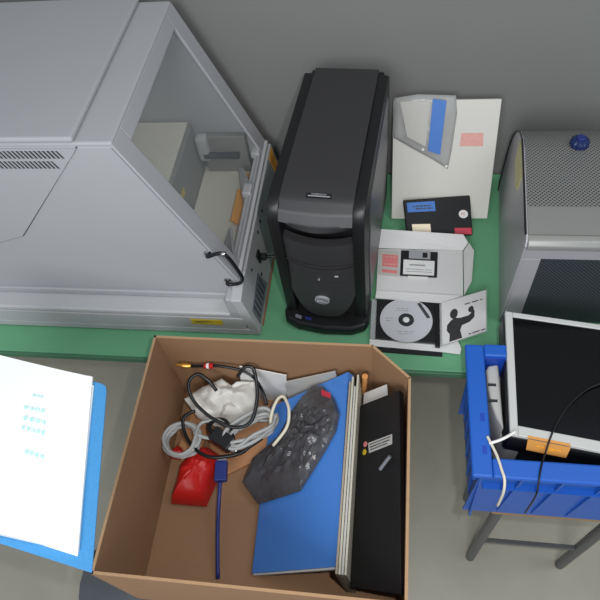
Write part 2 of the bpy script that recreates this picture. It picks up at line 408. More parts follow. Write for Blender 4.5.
# ------------------------------------------------------------------ black tower computer
c = thing('tower_computer', 'black and dark grey tower computer standing upright in the middle of the green table', 'computer', (-0.13, 0.98, T))
UD = Vector((0.9965, -0.0837, 0)); VD = Vector((0.0837, 0.9965, 0)); O = Vector((-0.229, 0.772, T))
TM = Matrix(((UD.x, VD.x, 0, O.x), (UD.y, VD.y, 0, O.y), (0, 0, 1, O.z), (0, 0, 0, 1)))
def tp(u, v, h): return TM @ Vector((u, v, h))
W = 0.188; D = 0.43; H = 0.392
fr = lambda h: 0.012-0.016*math.sin(math.pi*min(max(h/H, 0), 1))   # side profile: the front leans out in the middle
b = MB(); b.box(0.012, W-0.012, 0.02, D, 0.02, H-0.012, TM); b.build('chassis', 'tower_black', c, 0.003)
for s in (0, 1):
    ua, ub = (0, 0.024) if s == 0 else (W-0.024, W)
    prof = [(0.004, 0.0), (0.0, 0.06), (-0.005, 0.15), (-0.009, 0.24), (-0.011, 0.30), (-0.0115, 0.335), (-0.010, 0.357), (-0.006, 0.371), (0.001, 0.382), (0.011, 0.3885), (0.024, 0.3915), (0.04, H), (D-0.03, H), (D-0.005, H-0.02), (D, 0.0)]
    MB().extrude([tp(ua, v, h) for v, h in prof], UD*(ub-ua)).build('side_frame', 'tower_black', c, 0.003, seg=2, smooth=0.5)
for s in (0, 1):
    ua = -0.003 if s == 0 else W-0.001
    MB().extrude([tp(ua, v, h) for v, h in [(0.06, 0.03), (0.045, 0.2), (0.07, 0.36), (0.36, 0.37), (0.385, 0.2), (0.37, 0.03)]], UD*0.004).build('side_panel', 'tower_side', c, 0.0015)
def front_v(u, h):
    e = (u/0.071)**2
    return 0.002*e-0.010*(1-e)-0.006*math.sin(math.pi*h/H)
def fpatch(ha, hb, ua=-0.071, ub=0.071, extra=lambda u, f: 0.0, lo=None, nu=18, nv=8):
    def fn(s, r):
        u = ua+(ub-ua)*s; l = lo(u) if lo else ha; tpv = hb(u) if callable(hb) else hb
        h = l+(tpv-l)*r
        return tp(W/2+u, front_v(u, h)+extra(u, r), h)
    return MB().grid(fn, nu, nv, VD*0.02)
# top cover rolls over into the front lip
def cover(s, r):
    u = -0.071+0.142*s; a = r
    sag = 0.008*(1-(u/0.071)**2)+0.03*(u+0.0)+0.019
    pts = [(D-0.012, H+0.001), (0.2, H+0.004), (0.05, H+0.003), (0.018, H-0.001), (-0.001, H-0.010), (-0.013, H-0.024), (front_v(u, 0.355)-0.003, 0.362)]
    k = a*(len(pts)-1); i = min(int(k), len(pts)-2); f = k-i
    v = pts[i][0]*(1-f)+pts[i+1][0]*f; h = pts[i][1]*(1-f)+pts[i+1][1]*f
    wgt = max(0, (a-0.45)/0.55)
    return tp(W/2+u, v-0.006*(1-(u/0.071)**2)*wgt, h-sag*wgt*0.8)
MB().grid(cover, 16, 36, Vector((0, 0, -0.006))+VD*0.004).build('top_cover', 'tower_grey', c, smooth=0.8)
smile = lambda u, z: z-0.030-0.006*(1-(u/0.071)**2)-0.03*u
fpatch(None, lambda u: smile(u, 0.332), lo=lambda u: smile(u, 0.268), extra=lambda u, f: 0.002-0.004*f).build('drive_bay_door', 'tower_grey', c, smooth=0.8)
fpatch(None, lambda u: smile(u, 0.264), lo=lambda u: smile(u, 0.252), extra=lambda u, f: 0.006-0.008*f, nv=3).build('drive_bay_lip', 'tower_grey', c, smooth=0.8)
fpatch(None, lambda u: smile(u, 0.249), lo=lambda u: 0.040+0.085*abs(u/0.071)**3.5, extra=lambda u, f: 0.006*f).build('front_panel', 'tower_grey', c, smooth=0.8)
def on_front(u, h, lift): return tp(W/2+u, front_v(u, h)-lift, h)
MB().lathe([(0.009, -0.002), (0.009, 0.002), (0.007, 0.004)], on_front(-0.004, 0.178, -0.0085), (0, -1, 0), 20).build('power_button', 'tower_grey', c, smooth=0.6)
MB().lathe([(0.002, 0), (0.002, 0.003)], on_front(-0.004, 0.184, -0.003), (0, -1, 0), 8).build('status_light', 'silver', c)
MB().box(-0.004, 0.004, -0.002, 0.002, -0.0015, 0.0015, Matrix.Translation(on_front(0.034, 0.198, -0.001))).build('drive_light', 'silver', c, 0.001)
MB().box(-0.014, 0.014, -0.001, 0.0015, -0.001, 0.001, Matrix.Translation(on_front(0.03, 0.165, -0.003))).build('usb_slot', 'vent_dark', c)
el = [on_front(0.0165*math.cos(k*math.pi/12)-0.002, 0.110+0.0125*math.sin(k*math.pi/12), 0.0035) for k in range(24)]
bdg = MB().extrude(el, VD*0.006).build('badge', 'ink_grey', c)
el = [on_front(0.0145*math.cos(k*math.pi/12)-0.002, 0.110+0.0105*math.sin(k*math.pi/12), 0.0042) for k in range(24)]
MB().extrude(el, VD*0.003).build('badge_face', 'device_grey', bdg)
text('badge_lettering', 'DELL', 0.0100, on_front(-0.002, 0.110, 0.0046), UD, (0, 0, 1), 'grey_paper', bdg)
# foot
foot = [(-0.004, 0.06), (-0.006, 0.0), (0.0, -0.02), (0.03, -0.034), (W/2, -0.04), (W-0.03, -0.034), (W, -0.02), (W+0.006, 0.0), (W+0.004, 0.06)]
MB().extrude([tp(u, v, 0.0) for u, v in foot], (0, 0, 0.03)).build('foot', 'tower_black', c, 0.008, seg=3)
MB().extrude([tp(u, v, 0.0302) for u, v in [(0.022, -0.008), (0.038, -0.012), (0.037, -0.021), (0.023, -0.017)]], (0, 0, 0.0006)).build('sticker', 'device_grey', c)
MB().extrude([tp(u, v, 0.0302) for u, v in [(0.046, -0.012), (0.062, -0.015), (0.061, -0.022), (0.047, -0.019)]], (0, 0, 0.0006)).build('sticker', 'connector_blue', c)
MB().box(0.074, 0.122, 0.022, 0.031, H-0.006, H+0.0028, TM).build('emblem', 'handle_dark', c, 0.001)
MB().box(0.078, 0.120, 0.0225, 0.0248, H-0.004, H+0.0034, TM).build('emblem_strip', 'silver', c)
text('emblem_lettering', 'DIMENSION', 0.0054, tp(W/2+0.004, 0.0282, H+0.0029), UD, VD, 'ink_grey', c)

# power lead from the machine round the back of the tower
pc = thing('power_lead', 'short black plug and lead in the right end of the grey machine', 'cable', (-0.27, 0.88, T))
MB().box(-0.2965, -0.283, 0.870, 0.884, 0.811, 0.827).build('plug', 'black', pc, 0.003)
MB().tube([(-0.284, 0.877, 0.819), (-0.255, 0.879, 0.817), (-0.236, 0.90, 0.79), (-0.234, 0.96, 0.745), (-0.236, 1.05, 0.727), (-0.237, 1.16, 0.726), (-0.245, 1.24, 0.726)], 0.0034, 8).build('lead', 'cable_black', pc, smooth=True)

# ------------------------------------------------------------------ white board, pouch, cartridge
wb = thing('leaning_board', 'plain white flat board with pink print leaning on the wall behind the black cartridge', 'board', (0.13, 1.1, T))
nP = Vector((0, -0.8836, 0.4683)); sP = Vector((0, 0.4683, 0.8836))
def pp(x, s, off=0.0): return Vector((x, 1.098, T))+sP*s+nP*off
MB().extrude([pp(0.009, 0.0, 0.0), pp(0.253, 0.004, 0.0), pp(0.256, 0.30, 0.0), pp(0.004, 0.30, 0.0)], nP*0.012).build('sheet', 'white_board', wb, 0.0015)
MB().extrude([pp(0.168, 0.19, 0.0121), pp(0.224, 0.19, 0.0121), pp(0.222, 0.222, 0.0121), pp(0.17, 0.222, 0.0121)], nP*0.0004).build('pink_print', 'pink_print', wb)
po = thing('translucent_pouch', 'crinkled grey see-through pouch with a bright blue label hanging over the white panel', 'pouch', (0.09, 1.15, 0.9))
pts = [(0.144, 0.134), (0.150, 0.18), (0.156, 0.27), (0.150, 0.31), (0.06, 0.314), (0.006, 0.306), (0.004, 0.214), (0.06, 0.182), (0.105, 0.158)]
b = MB(); cpt = Vector((0.1, 0.23, 0))
rs = []
for k in range(7):
    s = 1-k/6.4
    ring = []
    for i in range(len(pts)):
        for j in range(4):
            q = Vector((*pts[i], 0)).lerp(Vector((*pts[(i+1) % len(pts)], 0)), j/4); r = cpt.lerp(q, s)
            ring.append(pp(r.x, r.y, 0.0135+0.007*(1-s**2)+0.0025*noise.noise(Vector((r.x*60, r.y*60, 2)))*(1-s**3)))
    rs.append(ring)
rs.insert(0, [q-nP*0.0008 for q in rs[0]])
b.rings(rs); b.build('film', 'pouch', po, smooth=True)
q = [pp(0.096, 0.305, 0.0248), pp(0.128, 0.30, 0.0248), pp(0.122, 0.172, 0.0240), pp(0.092, 0.182, 0.0240)]
MB().slab(q, 0.0012).build('blue_label', 'blue_sticker', po)
q = [pp(0.02, 0.30, 0.0242), pp(0.090, 0.30, 0.0242), pp(0.086, 0.192, 0.0236), pp(0.04, 0.216, 0.0236)]
MB().slab(q, 0.001).build('inner_sheet', 'grey_paper', po)
for x, s in ((0.080, 0.184), (0.1395, 0.142)): MB().lathe([(0.0034, 0), (0.0034, 0.002)], pp(x, s, 0.0165), nP, 12).build('snap', 'white_paper', po)

ct = thing('data_cartridge', 'flat black cartridge with blue, cream, red and round stickers leaning on the white panel', 'cartridge', (0.13, 1.07, T))
CT = [(0.0362, 1.0967, 0.787), (0.2038, 1.116, 0.787), (0.213, 1.027, 0.736), (0.050, 1.024, 0.736)]
MB().slab(CT, 0.013).build('shell', 'black_matte', ct, 0.003)
MB().slab(patch(CT, 0.05, 0.47, 0.09, 0.36, 0.0006), 0.0005).build('sticker', 'blue_sticker', ct)
print_lines('sticker_print', patch(CT, 0.05, 0.47, 0.09, 0.36, 0.0008), [(0.35, 0.48, 0.2, 0.85), (0.62, 0.74, 0.3, 0.9)], 'ink', ct, 0.0003)
MB().slab(patch(CT, 0.09, 0.37, 0.70, 1.02, 0.0006), 0.0005).build('sticker', 'cream', ct)
MB().slab(patch(CT, 0.73, 0.985, 0.82, 0.98, 0.0006), 0.0005).build('sticker', 'red_sticker', ct)
cc = bil(CT, 0.88, 0.47); ex = Vector(CT[1])-Vector(CT[0]); ex.normalize(); ey = Vector(CT[0])-Vector(CT[3]); ey.normalize(); en = ex.cross(ey)
MB().extrude([cc+en*0.0002+ex*0.0115*math.cos(k*math.pi/10)+ey*0.0105*math.sin(k*math.pi/10) for k in range(20)], en*0.0005).build('round_sticker', 'white_paper', ct)
text('sticker_mark', 'PC', 0.009, cc+en*0.0009, ex, ey, 'red_sticker', ct)

# ------------------------------------------------------------------ open white carton with floppy disk
cn = thing('open_carton', 'opened flat white cardboard carton with raised flaps behind the disc case', 'box', (0.08, 0.9, T))
q = [(-0.022, 0.977, T), (0.186, 0.977, T), (0.181, 0.838, T), (-0.023, 0.845, T)]
MB().extrude(q, (0, 0, 0.016)).build('tray', 'white_card', cn, 0.0015)
MB().slab([(-0.021, 1.024, 0.757), (0.186, 1.010, 0.757), (0.198, 0.992, 0.748), (0.186, 0.975, 0.738), (-0.022, 0.977, 0.738)], 0.002).build('back_flap', 'white_card', cn)
MB().slab([(0.200, 0.990, 0.749), (0.212, 0.972, 0.742), (0.203, 0.885, 0.733), (0.183, 0.840, 0.736), (0.187, 0.972, 0.738)], 0.002).build('side_flap', 'white_card', cn)
MB().slab([(-0.022, 0.844, 0.7395), (0.180, 0.836, 0.7395), (0.132, 0.815, 0.7375), (-0.024, 0.824, 0.7365)], 0.002).build('front_flap', 'white_card', cn)
rc = thing('printed_card', 'small white card with red print lying left of the floppy disk', 'card', (0.005, 0.93, 0.736))
RC = [(-0.019, 0.972, 0.7378), (0.031, 0.969, 0.7378), (0.030, 0.889, 0.7378), (-0.019, 0.894, 0.7378)]
MB().slab(RC, 0.0012).build('card', 'grey_paper', rc)
MB().slab(patch(RC, 0.17, 0.93, 0.18, 0.66, 0.0006), 0.0005).build('red_print', 'red_print', rc)
MB().slab(patch(RC, 0.17, 0.93, 0.78, 0.90, 0.0006), 0.0005).build('red_print', 'red_print', rc)
print_lines('print', patch(RC, 0.17, 0.93, 0.18, 0.66, 0.0009), [(0.15, 0.25, 0.1, 0.9), (0.75, 0.85, 0.1, 0.9)], 'pink_print', rc, 0.0003)
fd = thing('floppy_disk', 'black floppy disk with silver shutter and white label on the white carton', 'floppy disk', (0.078, 0.93, 0.736))
FD = [(0.035, 0.970, 0.7405), (0.125, 0.966, 0.7405), (0.121, 0.888, 0.7405), (0.033, 0.891, 0.7405)]
MB().slab(FD, 0.0036).build('shell', 'black', fd, 0.0012)
sh = MB().slab(patch(FD, 0.22, 0.80, -0.01, 0.32, 0.0008), 0.0012).build('shutter', 'silver', fd)
MB().slab(patch(FD, 0.59, 0.72, 0.07, 0.27, 0.0012), 0.0008).build('shutter_window', 'black', sh)
lb = MB().slab(patch(FD, 0.08, 0.92, 0.38, 0.95, 0.0006), 0.0006).build('label', 'white_paper', fd)
print_lines('label_lines', patch(FD, 0.08, 0.92, 0.38, 0.95, 0.0007), [(0.62, 0.66, 0.08, 0.92), (0.78, 0.82, 0.08, 0.92), (0.3, 0.4, 0.2, 0.7)], 'ink_grey', lb, 0.0003, words=False)
MB().slab(patch(FD, 0.22, 0.76, 0.99, 1.06, -0.0008), 0.003).build('label_fold', 'white_paper', fd)

# ------------------------------------------------------------------ disc case
bc = tag(MB().prism([(-0.032, 0.686), (0.130, 0.680), (0.132, 0.82), (-0.032, 0.826)], T, T+0.005).build('case_shadow_slab', 'black_matte', None, 0.001, loc=(0.05, 0.75, T)), 'thin black slab added as the shadow under the disc case, its edge showing in front', 'sleeve')  # black slab added for the dark shadow line below the case
iw = tag(MB().prism([(-0.033, 0.698), (0.127, 0.690), (0.168, 0.686), (0.172, 0.70), (0.13, 0.818), (-0.032, 0.822)], T+0.0051, T+0.0065).build('paper_sheet', 'white_paper', None, loc=(0.05, 0.75, T+0.005)), 'white paper sheet sticking out in front of the open disc case', 'paper')
dc = thing('disc_case', 'open disc case with black tray and grey booklet with a silhouette figure in the lid', 'disc case', (0.05, 0.76, T+0.0066))
z0 = T+0.0067
MB().prism([(-0.033, 0.715), (0.114, 0.706), (0.114, 0.821), (-0.033, 0.825)], z0, z0+0.0012).build('case_back', 'clear', dc)
MB().prism([(-0.020, 0.7145), (0.113, 0.7075), (0.113, 0.820), (-0.020, 0.8235)], z0+0.0013, z0+0.0065).build('tray', 'black', dc, 0.001)
MB().prism([(-0.032, 0.715), (-0.024, 0.7148), (-0.024, 0.8237), (-0.032, 0.824)], z0+0.0013, z0+0.0085).build('spine', 'clear', dc, 0.001)
MB().prism([(0.1135, 0.699), (0.1245, 0.698), (0.1255, 0.816), (0.1135, 0.816)], z0, z0+0.0095).build('hinge_bar', 'black_gloss', dc, 0.001)
LD = [(0.1265, 0.814, 0.7385), (0.234, 0.851, 0.747), (0.2265, 0.735, 0.747), (0.126, 0.697, 0.7385)]
MB().slab(LD, 0.0012).build('lid', 'clear', dc)
BK = patch(LD, 0.035, 0.975, 0.02, 0.98, 0.0004)
bk = lab(MB().slab(patch(LD, 0.03, 0.975, 0.015, 0.985, 0.0016), 0.0012).build('booklet', 'white_card', dc), 'pale grey booklet with a dark silhouette of a figure raising an arm')
def bp2(u, v, l=0.0018):
    return patch(LD, u, u+0.001, v, v+0.001, l)[0]
sil = [(0.18, 0.97), (0.19, 0.80), (0.13, 0.70), (0.14, 0.58), (0.22, 0.50), (0.30, 0.46), (0.42, 0.50), (0.60, 0.50), (0.66, 0.46), (0.63, 0.40), (0.63, 0.33), (0.70, 0.35), (0.735, 0.45), (0.725, 0.58), (0.62, 0.66), (0.46, 0.68), (0.42, 0.78), (0.46, 0.97)]
MB().slab([bp2(u, v) for u, v in sil], 0.0003).build('silhouette', 'tower_grey', bk)
MB().slab([bp2(0.29+0.085*math.cos(k*math.pi/8), 0.36+0.115*math.sin(k*math.pi/8)) for k in range(16)], 0.0003).build('silhouette', 'tower_grey', bk)
MB().slab([bp2(0.655+0.06*math.cos(k*math.pi/8), 0.37+0.07*math.sin(k*math.pi/8)) for k in range(16)], 0.0003).build('silhouette', 'tower_grey', bk)
print_lines('booklet_print', LD, [(0.20, 0.225, 0.52, 0.90), (0.92, 0.945, 0.60, 0.96)], 'ink', bk, 0.0018, 5)
cd = thing('compact_disc', 'silver compact disc with black hub seated in the open case', 'disc', (0.049, 0.766, z0+0.007))
dcn = Vector((0.049, 0.766, z0+0.0066)); n = 48
def ringdisc(r0, r1, za, zb):
    b = MB(); rs = []
    for r, z in ((r0, za), (r1, za), (r1, zb), (r0, zb)):
        rs.append([dcn+Vector((r*math.cos(2*math.pi*k/n), r*math.sin(2*math.pi*k/n), z)) for k in range(n)])
    return b.rings(rs, closed=True)
ringdisc(0.0180, 0.060, 0.0012, 0.0024).build('disc', 'disc_silver', cd)
ringdisc(0.0078, 0.0177, 0.0012, 0.0024).build('hub_ring', 'vent_dark', cd)
MB().lathe([(0.0074, 0), (0.0074, 0.0032), (0.005, 0.0042)], dcn, (0, 0, 1), 24).build('hub', 'white_paper', cd, smooth=0.6)
Q = [(0.074, 0.812, z0+0.0092), (0.081, 0.815, z0+0.0092), (0.104, 0.775, z0+0.0092), (0.097, 0.771, z0+0.0092)]
MB().slab(Q, 0.0002).build('disc_title', 'ink', cd)
q = [(0.0, 0.815, z0+0.009), (0.09, 0.815, z0+0.009), (0.09, 0.715, z0+0.009), (0.0, 0.715, z0+0.009)]
print_lines('disc_print', q, [(0.17, 0.19, 0.3, 0.6), (0.23, 0.25, 0.25, 0.6), (0.80, 0.82, 0.3, 0.75), (0.86, 0.88, 0.35, 0.7), (0.45, 0.47, 0.02, 0.2), (0.52, 0.54, 0.02, 0.2)], 'ink_grey', cd, 0.0002, 3)

# ------------------------------------------------------------------ silver perforated computer
m5 = thing('silver_computer', 'silver perforated metal computer case at the right end of the green table', 'computer', (0.4, 0.98, T))
HS = 0.30
# side outline (y, z) rounding down at the back
prof = [(0.782, 0.0), (0.775, 0.10), (0.768, 0.24), (0.766, 0.285), (0.772, HS-0.004), (0.785, HS)]
for k in range(7):
    an = math.pi/2*k/6; prof.append((1.02+0.18*math.sin(an), HS-0.20+0.20*math.cos(an)))
prof += [(1.205, 0.03), (1.20, 0.0)]
xs = lambda y, s: (0.259+(y-0.77)*0.075) if s == 0 else (0.505+(y-0.77)*0.075)
MB().extrude([(xs(y, 0), y, T+h) for y, h in prof], (0.004, 0, 0)).build('side_panel', 'alu_side', m5, 0.001)
MB().extrude([(xs(y, 1)-0.012, y, T+h) for y, h in prof], (0.012, 0, 0)).build('side_panel', 'alu_side', m5, 0.002)
MB().extrude([(xs(y, 0)+0.0121, y, T+h) for y, h in [(0.80, 0.004), (0.80, HS-0.02), (1.0, HS-0.02), (1.12, HS-0.08), (1.18, 0.09), (1.18, 0.004)]], (0.221, 0, 0)).build('inner_case', 'black_matte', m5)
def top_strip(ya, yb, lift, name, m, nv=8):
    def hz(y):
        if y <= 0.785: return HS-max(0, (0.785-y))**2*60
        if y <= 1.02: return HS
        return HS-0.20+math.sqrt(max(0, 0.04-(min(y, 1.2199)-1.02)**2/0.81))
    def fn(s, r):
        y = ya+(yb-ya)*r
        return Vector((xs(y, 0)+0.0043+s*0.2285, y, T+hz(y)-0.001+lift))
    return MB().grid(fn, 12, nv, (0, 0, -0.004)).build(name, m, m5, smooth=0.8)
top_strip(0.858, 1.195, 0.0, 'perforated_top', 'alu_perforated', 14)
top_strip(0.785, 0.857, 0.001, 'top_band', 'alu', 4)
b = MB(); 
lp = [(0.7845, HS), (0.770, HS-0.002), (0.763, HS-0.010), (0.764, HS-0.022), (0.772, HS-0.03), (0.785, HS-0.026)]
b.extrude([(xs(0.77, 0)+0.0043, y, T+h) for y, h in lp], (0.2285, 0, 0)).build('front_lip', 'alu_lip', m5, 0.002, smooth=0.9)
MB().box(xs(0.78, 0)+0.042, xs(0.78, 0)+0.222, 0.779, 0.784, T+0.012, T+HS-0.066).build('front_grille', 'alu_front', m5, 0.001)
b = MB()
b.box(xs(0.78, 0)+0.0045, xs(0.78, 0)+0.0415, 0.777, 0.786, T+0.004, T+HS-0.0652)
b.box(xs(0.78, 0)+0.0045, xs(0.78, 0)+0.232, 0.777, 0.786, T+HS-0.065, T+HS-0.031)
b.build('front_surround', 'alu_side', m5, 0.002)
b = MB()
pr = smooth_path([Vector((xs(y, 0)-0.0008, y, T+h)) for y, h in prof[5:]], 2)
b.tube(pr, 0.0022, 6, 1); b.build('edge_seal', 'black', m5)
MB().extrude([(xs(y, 0)-0.0012, y, T+h) for y, h in [(0.955, HS-0.006), (0.965, HS-0.065), (1.0, HS-0.085), (1.07, HS-0.075), (1.075, HS-0.022), (1.02, HS-0.006)]], (0.001, 0, 0)).build('paper_tag', 'yellow_paper', m5)
bl = thing('ribbed_disc', 'small dark blue ribbed disc lying on top of the silver perforated case', 'disc', (0.392, 1.03, T+HS))
b = MB(); rs = []
for r, h in ((0.0175, 0.0), (0.0175, 0.010), (0.015, 0.014), (0.009, 0.016)):
    rs.append([Vector((0.392, 1.035, T+HS))+Vector(((r+0.0018*(k % 2))*math.cos(k*math.pi/14), (r+0.0018*(k % 2))*math.sin(k*math.pi/14), h-0.0005)) for k in range(28)])
b.rings(rs); b.build('body', 'blue_cap', bl)
MB().lathe([(0.009, 0.0), (0.009, 0.004), (0.007, 0.005)], (0.392, 1.035, T+HS+0.0155), (0, 0, 1), 20).build('centre', 'connector_blue', bl)

# ------------------------------------------------------------------ blue crate on a stool
def stool(x0, x1, y0s, y1s, h, label):
    s = thing('stool', label, 'stool', ((x0+x1)/2, (y0s+y1s)/2, 0))
    MB().box(x0, x1, y0s, y1s, h-0.025, h).build('seat', 'wood', s, 0.004)
    for x in (x0+0.03, x1-0.03):
        for y in (y0s+0.03, y1s-0.03): MB().tube([(x, y, 0), (x, y, h-0.025)], 0.013, 10, 1).build('leg', 'steel', s, smooth=0.8)
    for yc in (y0s+0.03, y1s-0.03): MB().box(x0+0.03, x1-0.03, yc-0.005, yc+0.005, 0.2, 0.215).build('stretcher', 'steel', s)
stool(0.24, 0.55, 0.39, 0.62, 0.58, 'wooden stool on steel legs carrying the blue crate')
cr = thing('blue_crate', 'bright blue plastic crate with a wide rim in front of the table, holding the monitor', 'crate', (0.39, 0.5, 0.58))
x0, x1, ya, yb, zb, zt = 0.168, 0.60, 0.366, 0.634, 0.58, 0.86
ti = 0.012   # walls lean in towards the floor
def wall4(name, p, q, nrm):
    p = Vector((*p, 0)); q = Vector((*q, 0)); nrm = Vector((*nrm, 0))
    top = [p+Vector((0, 0, zt-0.008)), q+Vector((0, 0, zt-0.008))]; bot = [q-nrm*ti+Vector((0, 0, zb)), p-nrm*ti+Vector((0, 0, zb))]
    b = MB(); b.extrude(top+bot, -nrm*0.004); d = (q-p); L = d.length; d.normalize()
    for k in range(1, 6):
        c = p+d*L*k/6
        b.extrude([c+nrm*0.009-d*0.002+Vector((0, 0, zt-0.01)), c+nrm*0.009+d*0.002+Vector((0, 0, zt-0.01)), c-nrm*(ti-0.004)+d*0.002+Vector((0, 0, zb+0.02)), c-nrm*(ti-0.004)-d*0.002+Vector((0, 0, zb+0.02))], -nrm*0.008)
    b.extrude([p+nrm*0.008+d*0.01+Vector((0, 0, zt-0.07)), q+nrm*0.008-d*0.01+Vector((0, 0, zt-0.07)), q+nrm*0.006-d*0.01+Vector((0, 0, zt-0.078)), p+nrm*0.006+d*0.01+Vector((0, 0, zt-0.078))], -nrm*0.012)
    b.build(name, 'crate_blue', cr)
wall4('wall', (x0+0.01, yb-0.01), (x0+0.01, ya+0.01), (-1, 0)); wall4('wall', (x1-0.01, ya+0.01), (x1-0.01, yb-0.01), (1, 0))
wall4('wall', (x0+0.01, ya+0.01), (x1-0.01, ya+0.01), (0, -1)); wall4('wall', (x1-0.01, yb-0.01), (x0+0.01, yb-0.01), (0, 1))
MB().box(x0+0.025, x1-0.025, ya+0.025, yb-0.025, zb, zb+0.006).build('bottom', 'crate_blue', cr)
RW = 0.036
def rim(xa, xb, yA, yB): return MB().box(xa, xb, yA, yB, zt-0.012, zt)
rm = rim(x0-0.008, x0+RW-0.008, ya, yb).build('rim', 'crate_blue', cr, 0.004, seg=3)
rim(x1-RW, x1, ya, yb).build('rim', 'crate_blue', cr, 0.004); rim(x0+RW-0.008, x1-RW, yb-0.026, yb+0.002).build('rim', 'crate_blue', cr, 0.004)
rim(x0+RW-0.008, x1-RW, ya, ya+RW).build('rim', 'crate_blue', cr, 0.004)
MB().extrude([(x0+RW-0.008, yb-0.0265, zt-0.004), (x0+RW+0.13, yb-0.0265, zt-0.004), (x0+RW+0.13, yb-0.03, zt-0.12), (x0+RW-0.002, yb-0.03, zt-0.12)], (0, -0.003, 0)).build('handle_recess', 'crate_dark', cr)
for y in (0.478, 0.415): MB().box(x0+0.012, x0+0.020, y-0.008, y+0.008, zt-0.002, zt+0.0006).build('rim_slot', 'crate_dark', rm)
# pale device below the monitor
dv = thing('white_device', 'rounded off-white appliance with two dark slots in the blue crate under the monitor', 'appliance', (0.36, 0.49, 0.586))
out = [(0.222, 0.48), (0.212, 0.51), (0.207, 0.55), (0.206, 0.585), (0.212, 0.60), (0.224, 0.605), (0.50, 0.605), (0.52, 0.59), (0.52, 0.46), (0.50, 0.45), (0.24, 0.45)]
MB().prism(out, 0.70, 0.79).build('cover', 'device_white', dv, 0.008, seg=3, smooth=0.9)
MB().prism([(0.226, 0.468), (0.214, 0.49), (0.206, 0.52), (0.2025, 0.555), (0.202, 0.59), (0.206, 0.601), (0.2265, 0.605)], 0.70, 0.835).build('side_shell', 'device_white', dv, 0.005, seg=3, smooth=0.9)
MB().prism([(0.232, 0.452), (0.214, 0.49), (0.208, 0.53), (0.207, 0.59), (0.262, 0.60), (0.262, 0.452)], 0.5861, 0.70).build('body', 'device_grey', dv, 0.003)
MB().prism([(0.2625, 0.455), (0.2625, 0.60), (0.51, 0.60), (0.51, 0.465), (0.50, 0.455)], 0.5861, 0.70).build('base', 'black_matte', dv, 0.003)
MB().box(0.262, 0.49, 0.447, 0.4515, 0.70, 0.785).build('dark_panel', 'black_matte', dv)
for y in (0.558, 0.524): MB().box(0.2035, 0.2185, y-0.0028, y+0.0028, 0.833, 0.8358).build('slot', 'vent_dark', dv)
# monitor
mo = thing('flat_monitor', 'white-framed flat monitor with a dark screen lying face up on the blue crate', 'monitor', (0.41, 0.57, 0.792))
MN = [(0.243, 0.713, 0.860), (0.601, 0.664, 0.860), (0.578, 0.394, 0.860), (0.230, 0.446, 0.860)]
cx = lambda p, k: tuple(Vector(p)+(Vector((0.413, 0.551, p[2]))-Vector(p))*k)
MB().slab([cx(p, 0.0) for p in MN], 0.006).build('bezel_back', 'monitor_white', mo, 0.003)
MB().slab([tuple(Vector(cx(p, -0.012))-Vector((0, 0, 0.0062))) for p in MN], 0.061).build('housing', 'black', mo, 0.006)
F = 0.0042
def fr4(u0, u1, v0, v1): return MB().slab(patch(MN, u0, u1, v0, v1, F), F-0.0001)
fr4(0, 0.040, 0, 1).build('bezel', 'monitor_white', mo, 0.0015); fr4(0.96, 1, 0, 1).build('bezel', 'monitor_white', mo, 0.0015)
fr4(0.0402, 0.9598, 0, 0.042).build('bezel', 'monitor_white', mo, 0.0015); fr4(0.0402, 0.9598, 0.925, 1).build('bezel', 'monitor_white', mo, 0.0015)
MB().slab(patch(MN, 0.0405, 0.9595, 0.0425, 0.9245, 0.0015), 0.0012).build('screen', 'screen', mo)
b = MB()
for k in range(4): MB().slab(patch(MN, 0.60+k*0.06, 0.625+k*0.06, 0.955, 0.968, F+0.0006), 0.0008).build('button', 'ink_grey', mo)
sn = thing('sticky_note', 'orange sticky note hanging from the lower edge of the monitor', 'note', (0.32, 0.44, 0.86))
up = patch(MN, 0.085, 0.29, 0.985, 1.004, F+0.0004)
dn = [up[3]+Vector((0.0, -0.002, -0.0003)), up[2]+Vector((0, -0.002, -0.0003)), up[2]+Vector((-0.003, -0.012, -0.026)), up[3]+Vector((0.001, -0.012, -0.026))]
MB().slab(up, 0.0003).build('adhesive_strip', 'sticky', sn)
MB().add(dn+[p+Vector((0, 0.0006, -0.0003)) for p in dn], [(0, 1, 2, 3), (7, 6, 5, 4), (0, 4, 5, 1), (1, 5, 6, 2), (2, 6, 7, 3), (3, 7, 4, 0)]).build('sheet', 'sticky', sn)
print_lines('handwriting', dn, [(0.42, 0.50, 0.22, 0.85), (0.56, 0.60, 0.3, 0.7)], 'orange_sticker', sn, 0.0006, 9)
